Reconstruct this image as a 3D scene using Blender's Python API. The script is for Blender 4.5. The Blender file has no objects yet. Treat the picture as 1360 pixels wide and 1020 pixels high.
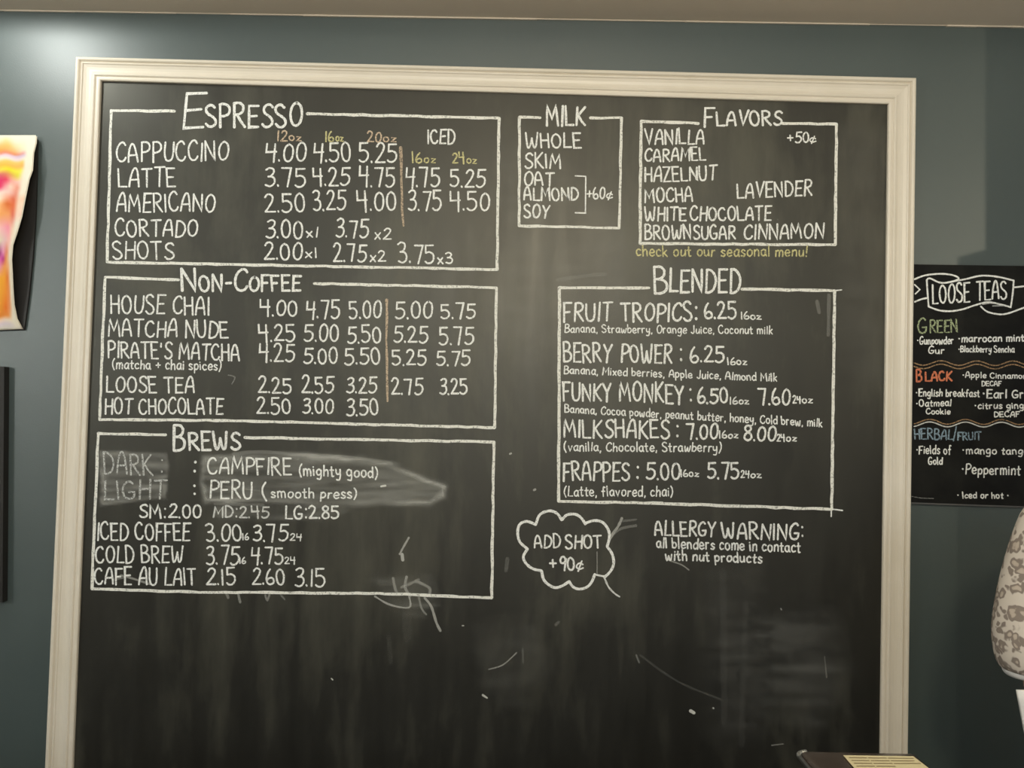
import bpy, bmesh, math, random
from mathutils import Vector, Matrix
from mathutils import noise as mnoise
random.seed(7)
D = bpy.data
SC = bpy.context.scene
COL = SC.collection

# ---------------------------------------------------------------- camera
F = 1000.0
CAM = Vector((0, -1.95, 1.6))
PITCH, ROLL = math.radians(1.67), math.radians(1.2)
fwd = Vector((0, math.cos(PITCH), math.sin(PITCH)))
up0 = Vector((0, -math.sin(PITCH), math.cos(PITCH)))
rt0 = Vector((1, 0, 0))
rt = rt0 * math.cos(ROLL) + up0 * math.sin(ROLL)
up = up0 * math.cos(ROLL) - rt0 * math.sin(ROLL)
cam = D.cameras.new('camera'); cam.sensor_width = 36; cam.lens = 36 * F / 1360
cam.clip_start = 0.05
co = D.objects.new('camera', cam); COL.objects.link(co)
co.matrix_world = Matrix(((rt.x, up.x, -fwd.x, CAM.x), (rt.y, up.y, -fwd.y, CAM.y), (rt.z, up.z, -fwd.z, CAM.z), (0, 0, 0, 1)))
SC.camera = co


def P(px, py, y=0.0):
    """point of the plane Y = y that stands at a pixel of the photograph"""
    d = fwd + rt * ((px - 680) / F) + up * ((510 - py) / F)
    t = (y - CAM.y) / d.y
    return CAM + d * t


SC.view_settings.view_transform = 'Standard'
SC.view_settings.look = 'None'
SC.view_settings.gamma = 1
SC.view_settings.use_curve_mapping = False
SC.view_settings.exposure = 0.0
w = D.worlds.new('world'); SC.world = w; w.use_nodes = True
w.node_tree.nodes['Background'].inputs[0].default_value = (0.75, 0.9, 1.0, 1)
w.node_tree.nodes['Background'].inputs[1].default_value = 0.25

CEIL = P(0, 14).z


def look(o, tgt):
    o.rotation_euler = (Vector(tgt) - o.location).to_track_quat('-Z', 'Y').to_euler()


def area(loc, tgt, size, power, colr, name='ceiling_lamp_light', spread=180):
    l = D.lights.new(name, 'AREA'); l.shape = 'DISK'; l.size = size
    l.energy = power; l.color = colr; l.spread = math.radians(spread)
    o = D.objects.new(name, l); COL.objects.link(o); o.location = loc; look(o, tgt)
    return o


def spot(loc, tgt, power, colr, ang, blend, r=0.03, name='spot_light'):
    l = D.lights.new(name, 'SPOT'); l.energy = power; l.color = colr
    l.spot_size = math.radians(ang); l.spot_blend = blend; l.shadow_soft_size = r
    o = D.objects.new(name, l); COL.objects.link(o); o.location = loc; look(o, tgt)
    return o


WARM = (1.0, 0.83, 0.56)
HI = 3.45              # height of the main ceiling; a lower soffit runs along the chalkboard wall
# lamp A: bright pendant high on the left; B: pendant behind the camera; C: small spotlight on the right; last: added fill at the right wall
LA = Vector((-1.40, -0.40, 2.67)); LB = Vector((0.14, -2.55, 2.46)); LC = Vector((2.50, -1.95, 2.42)); LD = Vector((-3.06, -2.46, 2.12)); L_FILL = Vector((3.30, -0.85, 1.55))


def point(loc, power, colr, r, name='lamp_light'):
    l = D.lights.new(name, 'POINT'); l.energy = power; l.color = colr; l.shadow_soft_size = r
    o = D.objects.new(name, l); COL.objects.link(o); o.location = loc
    return o


point(LA, 10.5, (0.96, 1.0, 0.95), 0.06)
point(LB, 66, WARM, 0.09)
spot(LC, (1.1, 0, 2.0), 25, (1.0, 0.90, 0.66), 110, 0.8, 0.004)
point(LD, 54, (0.94, 1.0, 0.97), 0.06)
point(L_FILL, 11, (0.95, 1.0, 0.97), 0.06)  # added fill to brighten the lower right wall and frame
# broad soft fill, added behind the camera to light the whole wall evenly
wl = D.lights.new('fill_light', 'AREA'); wl.shape = 'RECTANGLE'; wl.size = 3.0; wl.size_y = 1.0; wl.energy = 50; wl.color = (0.86, 0.95, 1.0)
wo = D.objects.new('fill_light', wl); COL.objects.link(wo); wo.location = (0.1, -4.5, 2.45); look(wo, (0.1, 0, 1.7))

# ---------------------------------------------------------------- materials


def mat(name, col, rough=0.6, spec=0.5, metal=0.0):
    m = D.materials.new(name); m.use_nodes = True
    b = m.node_tree.nodes['Principled BSDF']
    b.inputs['Base Color'].default_value = (*col, 1)
    b.inputs['Roughness'].default_value = rough
    b.inputs['Specular IOR Level'].default_value = spec
    b.inputs['Metallic'].default_value = metal
    return m


def N(m, t, **kw):
    n = m.node_tree.nodes.new(t)
    for k, v in kw.items():
        setattr(n, k, v)
    return n


def L(m, a, b):
    m.node_tree.links.new(a, b)


def noise(m, scale, detail=3, rough=0.5, stretch=None, dist=0.0):
    tc = N(m, 'ShaderNodeTexCoord')
    n = N(m, 'ShaderNodeTexNoise'); n.inputs['Scale'].default_value = scale
    n.inputs['Detail'].default_value = detail; n.inputs['Roughness'].default_value = rough
    n.inputs['Distortion'].default_value = dist
    if stretch:
        mp = N(m, 'ShaderNodeMapping'); mp.inputs['Scale'].default_value = stretch
        L(m, tc.outputs['Object'], mp.inputs[0]); L(m, mp.outputs[0], n.inputs[0])
    else:
        L(m, tc.outputs['Object'], n.inputs[0])
    return n.outputs[0]


def ramp(m, src, stops):
    r = N(m, 'ShaderNodeValToRGB')
    e = r.color_ramp.elements
    while len(e) < len(stops):
        e.new(0.5)
    for k, (p, c) in enumerate(stops):
        e[k].position = p; e[k].color = (*c, 1) if len(c) == 3 else c
    L(m, src, r.inputs[0])
    return r.outputs[0]


def bump(m, src, strength, dist=0.002):
    b = N(m, 'ShaderNodeBump'); b.inputs['Strength'].default_value = strength
    b.inputs['Distance'].default_value = dist
    L(m, src, b.inputs['Height'])
    L(m, b.outputs[0], m.node_tree.nodes['Principled BSDF'].inputs['Normal'])


def BS(m):
    return m.node_tree.nodes['Principled BSDF']


M = {}
m = M['wall'] = mat('teal_wall_paint', (0.06, 0.07, 0.068), 0.45, 1.0)
L(m, ramp(m, noise(m, 3, 4), [(0.3, (0.044, 0.064, 0.064)), (0.7, (0.051, 0.072, 0.071))]), BS(m).inputs['Base Color'])
bump(m, noise(m, 260, 2), 0.25, 0.0006)
m = M['ceiling'] = mat('ceiling_paint', (0.80, 0.71, 0.60), 0.8, 0.2)
bump(m, noise(m, 120, 3), 0.3, 0.001)
M['caulk'] = mat('cream_caulk', (0.62, 0.56, 0.48), 0.6)
m = M['floor'] = mat('brown_floor', (0.12, 0.08, 0.05), 0.5)
L(m, ramp(m, noise(m, 2.5, 5, 0.6, (1, 12, 1)), [(0.3, (0.22, 0.16, 0.11)), (0.7, (0.32, 0.25, 0.18))]), BS(m).inputs['Base Color'])
M['room'] = mat('room_wall_paint', (0.62, 0.61, 0.58), 0.7)
m = M['frame'] = mat('cream_painted_wood', (0.74, 0.66, 0.55), 0.38, 0.5)
L(m, ramp(m, noise(m, 6, 4, 0.6), [(0.35, (0.70, 0.64, 0.54)), (0.7, (0.74, 0.68, 0.59))]), BS(m).inputs['Base Color'])
m = M['board'] = mat('chalkboard_slate', (0.022, 0.021, 0.019), 0.5, 0.7)
BS(m).inputs['Specular Tint'].default_value = (1, .965, .84, 1)
f1 = noise(m, 2.2, 6, 0.62, (1.0, 1, 0.55), 0.4)
f2 = noise(m, 9, 5, 0.65, (1.6, 1, 0.25))
mx = N(m, 'ShaderNodeMix'); mx.data_type = 'FLOAT'; mx.inputs[0].default_value = 0.32
L(m, f1, mx.inputs[2]); L(m, f2, mx.inputs[3])
L(m, ramp(m, mx.outputs[0], [(0.36, (0.008, 0.008, 0.0075)), (0.50, (0.013, 0.013, 0.0115)), (0.64, (0.050, 0.049, 0.038))]), BS(m).inputs['Base Color'])
L(m, ramp(m, f2, [(0.3, (0.40,) * 3), (0.7, (0.50,) * 3)]), BS(m).inputs['Roughness'])
bump(m, noise(m, 400, 2), 0.15, 0.0004)
m = M['sign'] = mat('black_chalk_sign', (0.010, 0.010, 0.009), 0.58, 0.12)
L(m, ramp(m, noise(m, 7, 5, 0.6), [(0.4, (0.006, 0.006, 0.006)), (0.7, (0.016, 0.016, 0.014))]), BS(m).inputs['Base Color'])
M['black'] = mat('matt_black', (0.012, 0.010, 0.009), 0.6)
M['edge'] = mat('grey_sign_edge', (0.10, 0.10, 0.10), 0.5)
M['metal'] = mat('brushed_metal', (0.55, 0.56, 0.55), 0.3, 0.5, 1.0)
M['lampw'] = mat('white_lamp_housing', (0.8, 0.8, 0.78), 0.4)
M['trackb'] = mat('black_lamp_housing', (0.02, 0.02, 0.02), 0.4)
m = M['glow'] = mat('lamp_diffuser', (0.9, 0.9, 0.9), 0.5)
BS(m).inputs['Emission Color'].default_value = (1, 0.9, 0.75, 1); BS(m).inputs['Emission Strength'].default_value = 8


def chalk(name, col, solid=0.70, scale=330):
    """dry chalk: grains of pigment with the board showing between them"""
    m = mat(name, col, 0.95, 0.05)
    out = m.node_tree.nodes['Material Output']
    tr = N(m, 'ShaderNodeBsdfTransparent'); mix = N(m, 'ShaderNodeMixShader')
    n = noise(m, scale, 3, 0.7)
    a = 1 - solid
    r = ramp(m, n, [(max(0, a - 0.08), (0.12,) * 3), (a + 0.14, (1,) * 3)])
    at = N(m, 'ShaderNodeAttribute'); at.attribute_name = 'dust'
    mu = N(m, 'ShaderNodeMath', operation='MULTIPLY')
    L(m, r, mu.inputs[0]); L(m, at.outputs['Fac'], mu.inputs[1])
    L(m, mu.outputs[0], mix.inputs[0]); L(m, tr.outputs[0], mix.inputs[1]); L(m, BS(m).outputs[0], mix.inputs[2])
    L(m, mix.outputs[0], out.inputs['Surface'])
    return m


CH = {
    'w': chalk('white_chalk', (0.84, 0.85, 0.83), 0.66),
    'b': chalk('white_chalk_border', (0.80, 0.80, 0.75), 0.66, 230),
    'k': chalk('worn_grey_chalk', (0.56, 0.57, 0.56), 0.56),
    'y': chalk('yellow_chalk', (0.62, 0.58, 0.30), 0.62),
    'o': chalk('ochre_chalk', (0.66, 0.52, 0.38), 0.60),
    'g': chalk('green_chalk', (0.40, 0.46, 0.28), 0.58),
    'r': chalk('red_chalk', (0.68, 0.22, 0.12), 0.62),
    'u': chalk('blue_chalk', (0.28, 0.38, 0.47), 0.6),
    'n': chalk('orange_chalk', (0.50, 0.32, 0.18), 0.58),
    's': chalk('chalk_dust', (0.62, 0.62, 0.58), 0.72, 420),
}

# ---------------------------------------------------------------- helpers


def link(name, me, mt, parent=None):
    o = D.objects.new(name, me); COL.objects.link(o)
    if mt is not None:
        me.materials.append(mt)
    if parent is not None:
        o.parent = parent
    return o


def obj(name, bm, mt, parent=None, smooth=False):
    me = D.meshes.new(name)
    bmesh.ops.recalc_face_normals(bm, faces=bm.faces)
    if smooth:
        for f in bm.faces:
            f.smooth = True
    bm.to_mesh(me); bm.free()
    return link(name, me, mt, parent)


def thing(name, label, cat, group=None, loc=(0, 0, 0)):
    o = D.objects.new(name, None); COL.objects.link(o); o.location = loc
    o['label'] = label; o['category'] = cat
    if group:
        o['group'] = group
    return o


def struct(name, bm, mt, parent=None):
    o = obj(name, bm, mt, parent)
    if parent is None:
        o['kind'] = 'structure'
    return o


def box(bm, x0, x1, y0, y1, z0, z1, bev=0.0, seg=2):
    b = bmesh.new()
    r = bmesh.ops.create_cube(b, size=1)
    for v in b.verts:
        v.co = Vector(((x0 + x1) / 2 + v.co.x * (x1 - x0), (y0 + y1) / 2 + v.co.y * (y1 - y0), (z0 + z1) / 2 + v.co.z * (z1 - z0)))
    if bev:
        bmesh.ops.bevel(b, geom=list(b.edges), offset=bev, segments=seg, affect='EDGES', profile=0.5)
    me = D.meshes.new('tmp'); b.to_mesh(me); b.free(); bm.from_mesh(me); D.meshes.remove(me)
    return bm


def B(*a, **k):
    return box(bmesh.new(), *a, **k)


def cyl(bm, a, b, r0, r1=None, n=20, caps=True):
    a, b = Vector(a), Vector(b); r1 = r0 if r1 is None else r1
    q = (b - a).to_track_quat('Z', 'Y')
    A = [bm.verts.new(a + q @ Vector((r0 * math.cos(t), r0 * math.sin(t), 0))) for t in [2 * math.pi * k / n for k in range(n)]]
    C = [bm.verts.new(b + q @ Vector((r1 * math.cos(t), r1 * math.sin(t), 0))) for t in [2 * math.pi * k / n for k in range(n)]]
    for k in range(n):
        bm.faces.new((A[k], A[(k + 1) % n], C[(k + 1) % n], C[k]))
    if caps:
        bm.faces.new(A[::-1]); bm.faces.new(C)
    return bm


def ball(r, c):
    bm = bmesh.new(); bmesh.ops.create_uvsphere(bm, u_segments=20, v_segments=12, radius=r, matrix=Matrix.Translation(c)); return bm


def slab(pts, y0, y1, sub=None):
    """outline (x,z) points extruded from y0 to y1"""
    bm = bmesh.new()
    a = [bm.verts.new((p[0], y0, p[1])) for p in pts]
    b = [bm.verts.new((p[0], y1, p[1])) for p in pts]
    bm.faces.new(a); bm.faces.new(b[::-1])
    for k in range(len(pts)):
        j = (k + 1) % len(pts)
        bm.faces.new((a[k], b[k], b[j], a[j]))
    return bm


# ---------------------------------------------------------------- the room
XL, XR, YF = -3.2, 3.4, -4.6
struct('wall_back', B(XL - .1, XR + .1, 0, 0.12, -0.0, CEIL + 0.06), M['wall'])
cz0, cz1 = P(0, 14), P(1360, 36)
sl = (cz1.z - cz0.z) / (cz1.x - cz0.x)
bm = B(XL - .1, XR + .1, -0.15, 0.12, 0, 0.16)
for v in bm.verts:
    v.co.z += cz0.z + (v.co.x - cz0.x) * sl
struct('ceiling', bm, M['ceiling'])
struct('wall_soffit', B(XL - .1, XR + .1, -0.146, 0.12, CEIL + 0.07, HI), M['ceiling'])
struct('ceiling.001', B(XL - .1, XR + .1, YF - .1, 0.12, HI, HI + .1), M['room'])
struct('floor', B(XL - .1, XR + .1, YF - .1, 0.12, -0.1, 0), M['floor'])
struct('wall_left', B(XL - .1, XL, YF, 0, 0, HI), M['room'])
struct('wall_right', B(XR, XR + .1, YF, 0, 0, HI), M['room'])
bm = B(XL, XR, YF - .1, YF, 0, 1.9); box(bm, XL, XR, YF - .1, YF, 3.0, HI); box(bm, XL, -1.45, YF - .1, YF, 1.9, 3.0); box(bm, 1.65, XR, YF - .1, YF, 1.9, 3.0)
struct('wall_front', bm, M['room'])
wf = struct('added_window', B(-1.45, 1.65, YF - .06, YF - .03, 1.9, 1.95), M['lampw'])  # unseen window opening, added to go with the broad fill light
for bx_ in ((-1.45, 1.65, 2.95, 3.0), (-1.45, -1.40, 1.95, 2.95), (1.60, 1.65, 1.95, 2.95), (.08, .12, 1.95, 2.95)):
    obj('added_window_frame', B(bx_[0], bx_[1], YF - .06, YF - .03, bx_[2], bx_[3]), M['lampw'], wf)
# unseen stepped column, added only to keep the spotlight off the wall's right end
tc_ = 1.20 / 1.95; cxa = 1.225 + (LC.x - 1.225) * tc_; cxb = 1.155 + (LC.x - 1.155) * 1.21 / 1.95
bm = B(cxa, cxa + .30, -1.20, -1.06, 0, HI); struct('added_light_blocker', bm, M['room'])
struct('added_light_blocker_step', B(cxb, cxa + .31, -1.21, -1.05, 0, 2.265), M['floor'])  # lower step of the added blocker, widens its shadow on the wall
# thin irregular caulk line where the ceiling meets the wall
bm = bmesh.new()
x = XL
while x < XR:
    x2 = min(XR, x + random.uniform(0.05, 0.30))
    t = random.choice((0.0012, 0.002, 0.0028, 0.0034))
    for xa, xb in ((x, x2),):
        z = cz0.z + (xa - cz0.x) * sl; z2 = cz0.z + (xb - cz0.x) * sl
        pts = [(xa, z - t), (xb, z2 - t), (xb, z2 + 0.001), (xa, z + 0.001)]
        me = D.meshes.new('t'); b = slab(pts, -0.002 - t, 0.001); b.to_mesh(me); b.free(); bm.from_mesh(me); D.meshes.remove(me)
    x = x2
struct('trim_1', bm, M['caulk'])

# lamps of the room (behind and beside the camera) and one added fill light
for pos, r, lab in ((LA, .06, 'bright globe pendant lamp hanging near the painting'), (LB, .09, 'warm globe pendant lamp behind the camera')):
    t = thing('pendant_lamp', lab, 'lamp', 'globe pendant lamps', tuple(pos))
    bm = bmesh.new()
    for k in range(3):
        an = k * 2.094; cyl(bm, (0, 0, r + .045), (math.cos(an) * (r + .02), math.sin(an) * (r + .02), .01), .003, None, 8)
    obj('cage', bm, M['trackb'], t)
    obj('bulb', ball(.019, (0, 0, r + .022)), M['glow'], t, True)
    obj('cap', cyl(bmesh.new(), (0, 0, r + .03), (0, 0, r + .09), .03, .018, 24), M['trackb'], t)
    obj('cord', cyl(bmesh.new(), (0, 0, r + .08), (0, 0, HI - pos.z), .004, None, 8), M['trackb'], t)
t = thing('wall_light', 'round glass sconce on the left side wall', 'lamp', None, tuple(LD))
obj('wall_plate', cyl(bmesh.new(), (XL - LD.x, 0, 0), (XL - LD.x + .015, 0, 0), .06, None, 28), M['trackb'], t)
obj('bulb', ball(.019, (-.075, 0, 0)), M['glow'], t, True)
obj('arm', cyl(bmesh.new(), (XL - LD.x + .012, 0, 0), (-.066, 0, 0), .012, None, 14), M['trackb'], t)
t = thing('wall_light', 'added fill light with a sconce body on the right side wall', 'lamp', None, tuple(L_FILL))  # body for the added fill light, out of view
obj('wall_plate', cyl(bmesh.new(), (XR - L_FILL.x, 0, 0), (XR - L_FILL.x - .015, 0, 0), .06, None, 28), M['trackb'], t)
obj('bulb', ball(.019, (.075, 0, 0)), M['glow'], t, True)
obj('arm', cyl(bmesh.new(), (XR - L_FILL.x - .012, 0, 0), (.066, 0, 0), .012, None, 14), M['trackb'], t)
t = thing('spotlight', 'small black spotlight hanging on the right aimed at the tea sign', 'lamp', None, (0, 0, 0))
dv = (Vector((1.1, 0, 2.0)) - LC).normalized()
obj('spot_head', cyl(bmesh.new(), LC - dv * .12, LC - dv * .01, .03, .04, 24), M['trackb'], t)
obj('stem', cyl(bmesh.new(), LC - dv * .08, (LC.x - dv.x * .08, LC.y - dv.y * .08, HI), .006, None, 10), M['trackb'], t)

# ---------------------------------------------------------------- chalkboard
YB = -0.010            # face of the board
board = thing('chalkboard', 'large black menu chalkboard in a cream moulded frame with white chalk lettering', 'chalkboard')


def q(px, py, y):
    p = P(px, py, y); return Vector((p.x, p.z))


def ext(a, b, z):
    t = (z - a.y) / (b.y - a.y); return a + (b - a) * t


ZB = 0.38
oTL, oTR = q(103, 77, -0.012), q(1215, 105, -0.012)
oBL = ext(oTL, q(62, 1020, -0.012), ZB); oBR = ext(oTR, q(1203.5, 1020, -0.012), ZB)
iTL, iTR = q(134.5, 107.5, -0.014), q(1179.5, 138.5, -0.014)
iBL = ext(iTL, q(97, 1020, -0.014), ZB + 0.065); iBR = ext(iTR, q(1168.5, 1020, -0.014), ZB + 0.065)
OUT, INN = [oTL, oTR, oBR, oBL], [iTL, iTR, iBR, iBL]
PROF = [(0, 0), (0, .018), (.02, .0215), (.06, .024), (.11, .0245), (.155, .023), (.18, .0195), (.20, .0175), (.225, .0195), (.25, .0212), (.285, .0205), (.31, .0180),
        (.34, .0172), (.42, .0150), (.52, .0140), (.60, .0148), (.68, .0168), (.70, .0188), (.73, .0205), (.76, .0208), (.79, .0195), (.81, .0168), (.84, .0165), (.87, .0185), (.93, .0190), (.98, .0178), (1.0, .0155), (1.0, .006)]
for k, nm in enumerate(('top', 'right', 'bottom', 'left')):
    bm = bmesh.new()
    j = (k + 1) % 4
    rows = []
    for (s, d) in PROF:
        a = OUT[k].lerp(INN[k], s); c = OUT[j].lerp(INN[j], s)
        rows.append([bm.verts.new((a.x, -d, a.y)), bm.verts.new((c.x, -d, c.y))])
    for i in range(len(rows) - 1):
        bm.faces.new((rows[i][0], rows[i][1], rows[i + 1][1], rows[i + 1][0]))
    bm.faces.new([r[0] for r in rows]); bm.faces.new([r[1] for r in rows][::-1])
    o = obj('frame_rail', bm, M['frame'], board)
e = 0.006
bp = [iTL + Vector((-e, e)), iTR + Vector((e, e)), iBR + Vector((e, -e)), iBL + Vector((-e, -e))]
obj('board_panel', slab(bp, YB, 0.0), M['board'], board)

# ---------------------------------------------------------------- hand lettering
# glyphs: width | strokes; S = smooth, L = straight; 0..100 units, y up
G = {}


def g(ch, w, s):
    st = []
    for part in s.split('|'):
        part = part.strip()
        if not part:
            continue
        k, rest = part[0], part[1:].split()
        st.append((k, [tuple(float(v) for v in p.split(',')) for p in rest]))
    G[ch] = (w, st)


g('A', 54, 'S 0,0 5,45 15,82 27,98 38,88 46,50 52,0|L 5,36 49,38')
g('B', 50, 'L 3,98 3,0|S 3,98 28,98 42,84 38,64 22,54 5,53|S 5,53 34,50 50,34 46,12 28,1 2,0')
g('C', 52, 'S 50,84 40,98 24,96 8,76 2,46 8,16 24,2 42,6 52,22')
g('D', 54, 'L 4,98 4,0|S 2,98 24,96 46,76 53,46 42,14 22,1 2,0')
g('E', 46, 'L 46,98 3,98 3,0 46,1|L 3,50 38,52')
g('F', 44, 'L 46,98 3,98 3,-4|L 3,48 34,50')
g('G', 56, 'S 48,86 36,98 20,92 6,70 2,40 10,10 28,0 46,8 52,26 52,38|L 28,38 54,38')
g('H', 50, 'L 3,98 3,0|L 48,98 48,0|L 3,50 48,52')
g('I', 10, 'L 5,98 5,0')
g('J', 40, 'L 34,98 34,30|S 34,30 32,6 18,0 4,14')
g('K', 52, 'L 4,98 4,0|L 48,98 5,46|S 12,52 30,24 52,0')
g('L', 44, 'L 4,98 4,1 46,1')
g('M', 68, 'L 2,0 8,98 33,34 58,98 66,0')
g('N', 56, 'L 3,0 3,98|L 3,98 52,0 52,98')
g('O', 56, 'S 28,98 10,84 2,50 10,14 28,1 46,14 54,50 46,84 28,98')
g('P', 48, 'L 4,98 4,-2|S 2,98 28,99 46,84 44,60 26,48 5,46')
g('Q', 56, 'S 28,98 10,84 2,50 10,14 28,1 46,14 54,50 46,84 28,98|L 34,24 58,-6')
g('R', 52, 'L 4,98 4,-2|S 2,98 28,99 44,86 42,64 24,52 5,50|S 16,51 32,26 52,0')
g('S', 48, 'S 45,86 32,98 14,94 5,78 12,60 30,48 44,34 46,16 32,2 14,2 2,14')
g('T', 52, 'L 0,97 54,99|L 27,98 26,0')
g('U', 52, 'S 3,98 2,40 10,8 26,0 42,10 49,40 50,98')
g('V', 54, 'L 1,98 27,1 53,98')
g('W', 76, 'S 2,98 6,50 12,8 20,2 30,22 38,62|S 38,62 46,14 56,2 64,22 72,98')
g('Y', 52, 'L 2,98 27,48|L 54,98 27,48 22,-4')
g('Z', 50, 'L 3,98 50,98 2,1 52,1')
g('0', 48, 'S 24,98 8,82 2,48 8,14 24,1 40,14 46,50 40,84 24,98')
g('1', 14, 'L 7,98 7,0')
g('2', 50, 'S 4,80 14,96 30,98 42,84 38,60 20,28 2,2|L 2,2 52,3')
g('3', 46, 'S 4,88 20,98 38,92 40,74 28,56 14,52|S 14,52 36,50 46,32 40,10 22,0 2,8')
g('4', 52, 'L 4,100 3,52 52,54|L 44,98 42,-6')
g('5', 50, 'L 48,97 8,96 6,56|S 6,56 28,60 46,46 46,20 30,2 12,1 1,10')
g('6', 46, 'S 26,100 10,74 2,40 6,10 24,0 42,10 44,30 32,44 14,38 4,24')
g('7', 48, 'L 2,97 48,97|L 46,97 26,-2')
g('8', 46, 'S 40,88 24,98 8,88 8,70 24,54 42,38 44,14 24,0 4,14 6,36 24,54 40,70 40,88')
g('9', 44, 'S 40,72 30,94 12,94 4,74 10,54 28,52 40,70|L 41,84 38,-2')
g('.', 5, 'L 0,6 2,0')
g(',', 14, 'L 8,6 4,-14')
g(':', 14, 'L 7,76 8,70|L 7,12 8,5')
g('(', 24, 'S 20,106 6,74 4,32 20,-14')
g(')', 24, 'S 4,106 18,74 18,32 2,-14')
g('+', 50, 'L 4,44 48,46|L 26,70 26,18')
g('-', 34, 'L 3,48 32,50')
g("'", 12, 'L 7,100 5,76')
g('/', 50, 'L 48,104 2,-8')
g('!', 14, 'L 9,100 6,30|L 6,8 6,1')
g('\u00a2', 40, 'S 36,50 22,62 6,50 4,24 20,12 38,22|L 30,80 12,-6')
g('=', 1, '')
g('\u2022', 24, 'L 8,50 15,48|L 9,46 14,44')
# lower case (x height about 60)
g('a', 44, 'S 38,52 24,62 6,46 4,18 18,2 34,14 40,50|S 40,60 39,20 46,0')
g('b', 42, 'L 4,100 4,2|S 4,34 18,58 36,48 40,24 26,2 4,8')
g('c', 38, 'S 36,50 22,62 6,48 3,22 16,2 38,10')
g('d', 44, 'S 38,46 22,60 4,42 4,16 18,1 36,14|L 40,100 41,0')
g('e', 42, 'S 4,30 38,34 34,56 18,62 4,42 4,16 20,0 40,10')
g('f', 34, 'S 32,92 20,98 14,80 13,-4|L 0,50 30,52')
g('g', 44, 'S 38,50 22,62 4,44 6,18 22,8 38,24|S 40,58 40,0 32,-30 6,-26')
g('h', 42, 'L 4,100 4,0|S 4,36 20,58 36,48 38,0')
g('i', 12, 'L 6,56 6,0|L 6,80 7,76')
g('j', 20, 'S 14,56 14,0 8,-26 -4,-22|L 14,80 15,76')
g('k', 40, 'L 4,100 4,0|L 34,58 6,26|L 12,32 38,0')
g('l', 12, 'L 6,100 6,0')
g('m', 64, 'L 4,58 4,0|S 4,40 18,60 32,48 32,0|S 32,40 46,60 60,46 60,0')
g('n', 42, 'L 4,58 4,0|S 4,40 20,60 36,48 38,0')
g('o', 44, 'S 22,61 6,50 4,18 22,1 40,18 38,50 22,61')
g('p', 42, 'L 4,58 4,-34|S 4,40 20,60 38,46 36,16 20,4 4,14')
g('r', 32, 'L 4,58 4,0|S 4,34 14,56 30,56')
g('s', 36, 'S 34,52 18,62 6,48 18,32 34,18 24,2 2,8')
g('t', 32, 'S 14,86 14,20 18,2 30,4|L 0,56 30,58')
g('u', 42, 'S 4,58 4,16 14,1 30,8 37,30|L 38,58 40,0')
g('v', 40, 'L 2,58 20,1 38,58')
g('w', 58, 'S 2,58 8,6 18,4 29,44|S 29,44 36,4 48,6 56,58')
g('x', 42, 'L 4,58 38,0|L 38,58 4,0')
g('y', 42, 'S 4,58 6,26 20,16 36,30|S 38,58 36,0 26,-30 4,-28')
g('z', 40, 'L 4,56 36,56 4,2 40,3')


def catmull(pts, n=5):
    if len(pts) < 3:
        return pts
    out = []
    P_ = [pts[0]] + list(pts) + [pts[-1]]
    for i in range(1, len(P_) - 2):
        p0, p1, p2, p3 = P_[i - 1:i + 3]
        for k in range(n):
            t = k / n
            out.append(tuple(0.5 * ((2 * p1[a]) + (-p0[a] + p2[a]) * t + (2 * p0[a] - 5 * p1[a] + 4 * p2[a] - p3[a]) * t * t + (-p0[a] + 3 * p1[a] - 3 * p2[a] + p3[a]) * t ** 3) for a in (0, 1)))
    out.append(tuple(pts[-1]))
    return out


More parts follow.
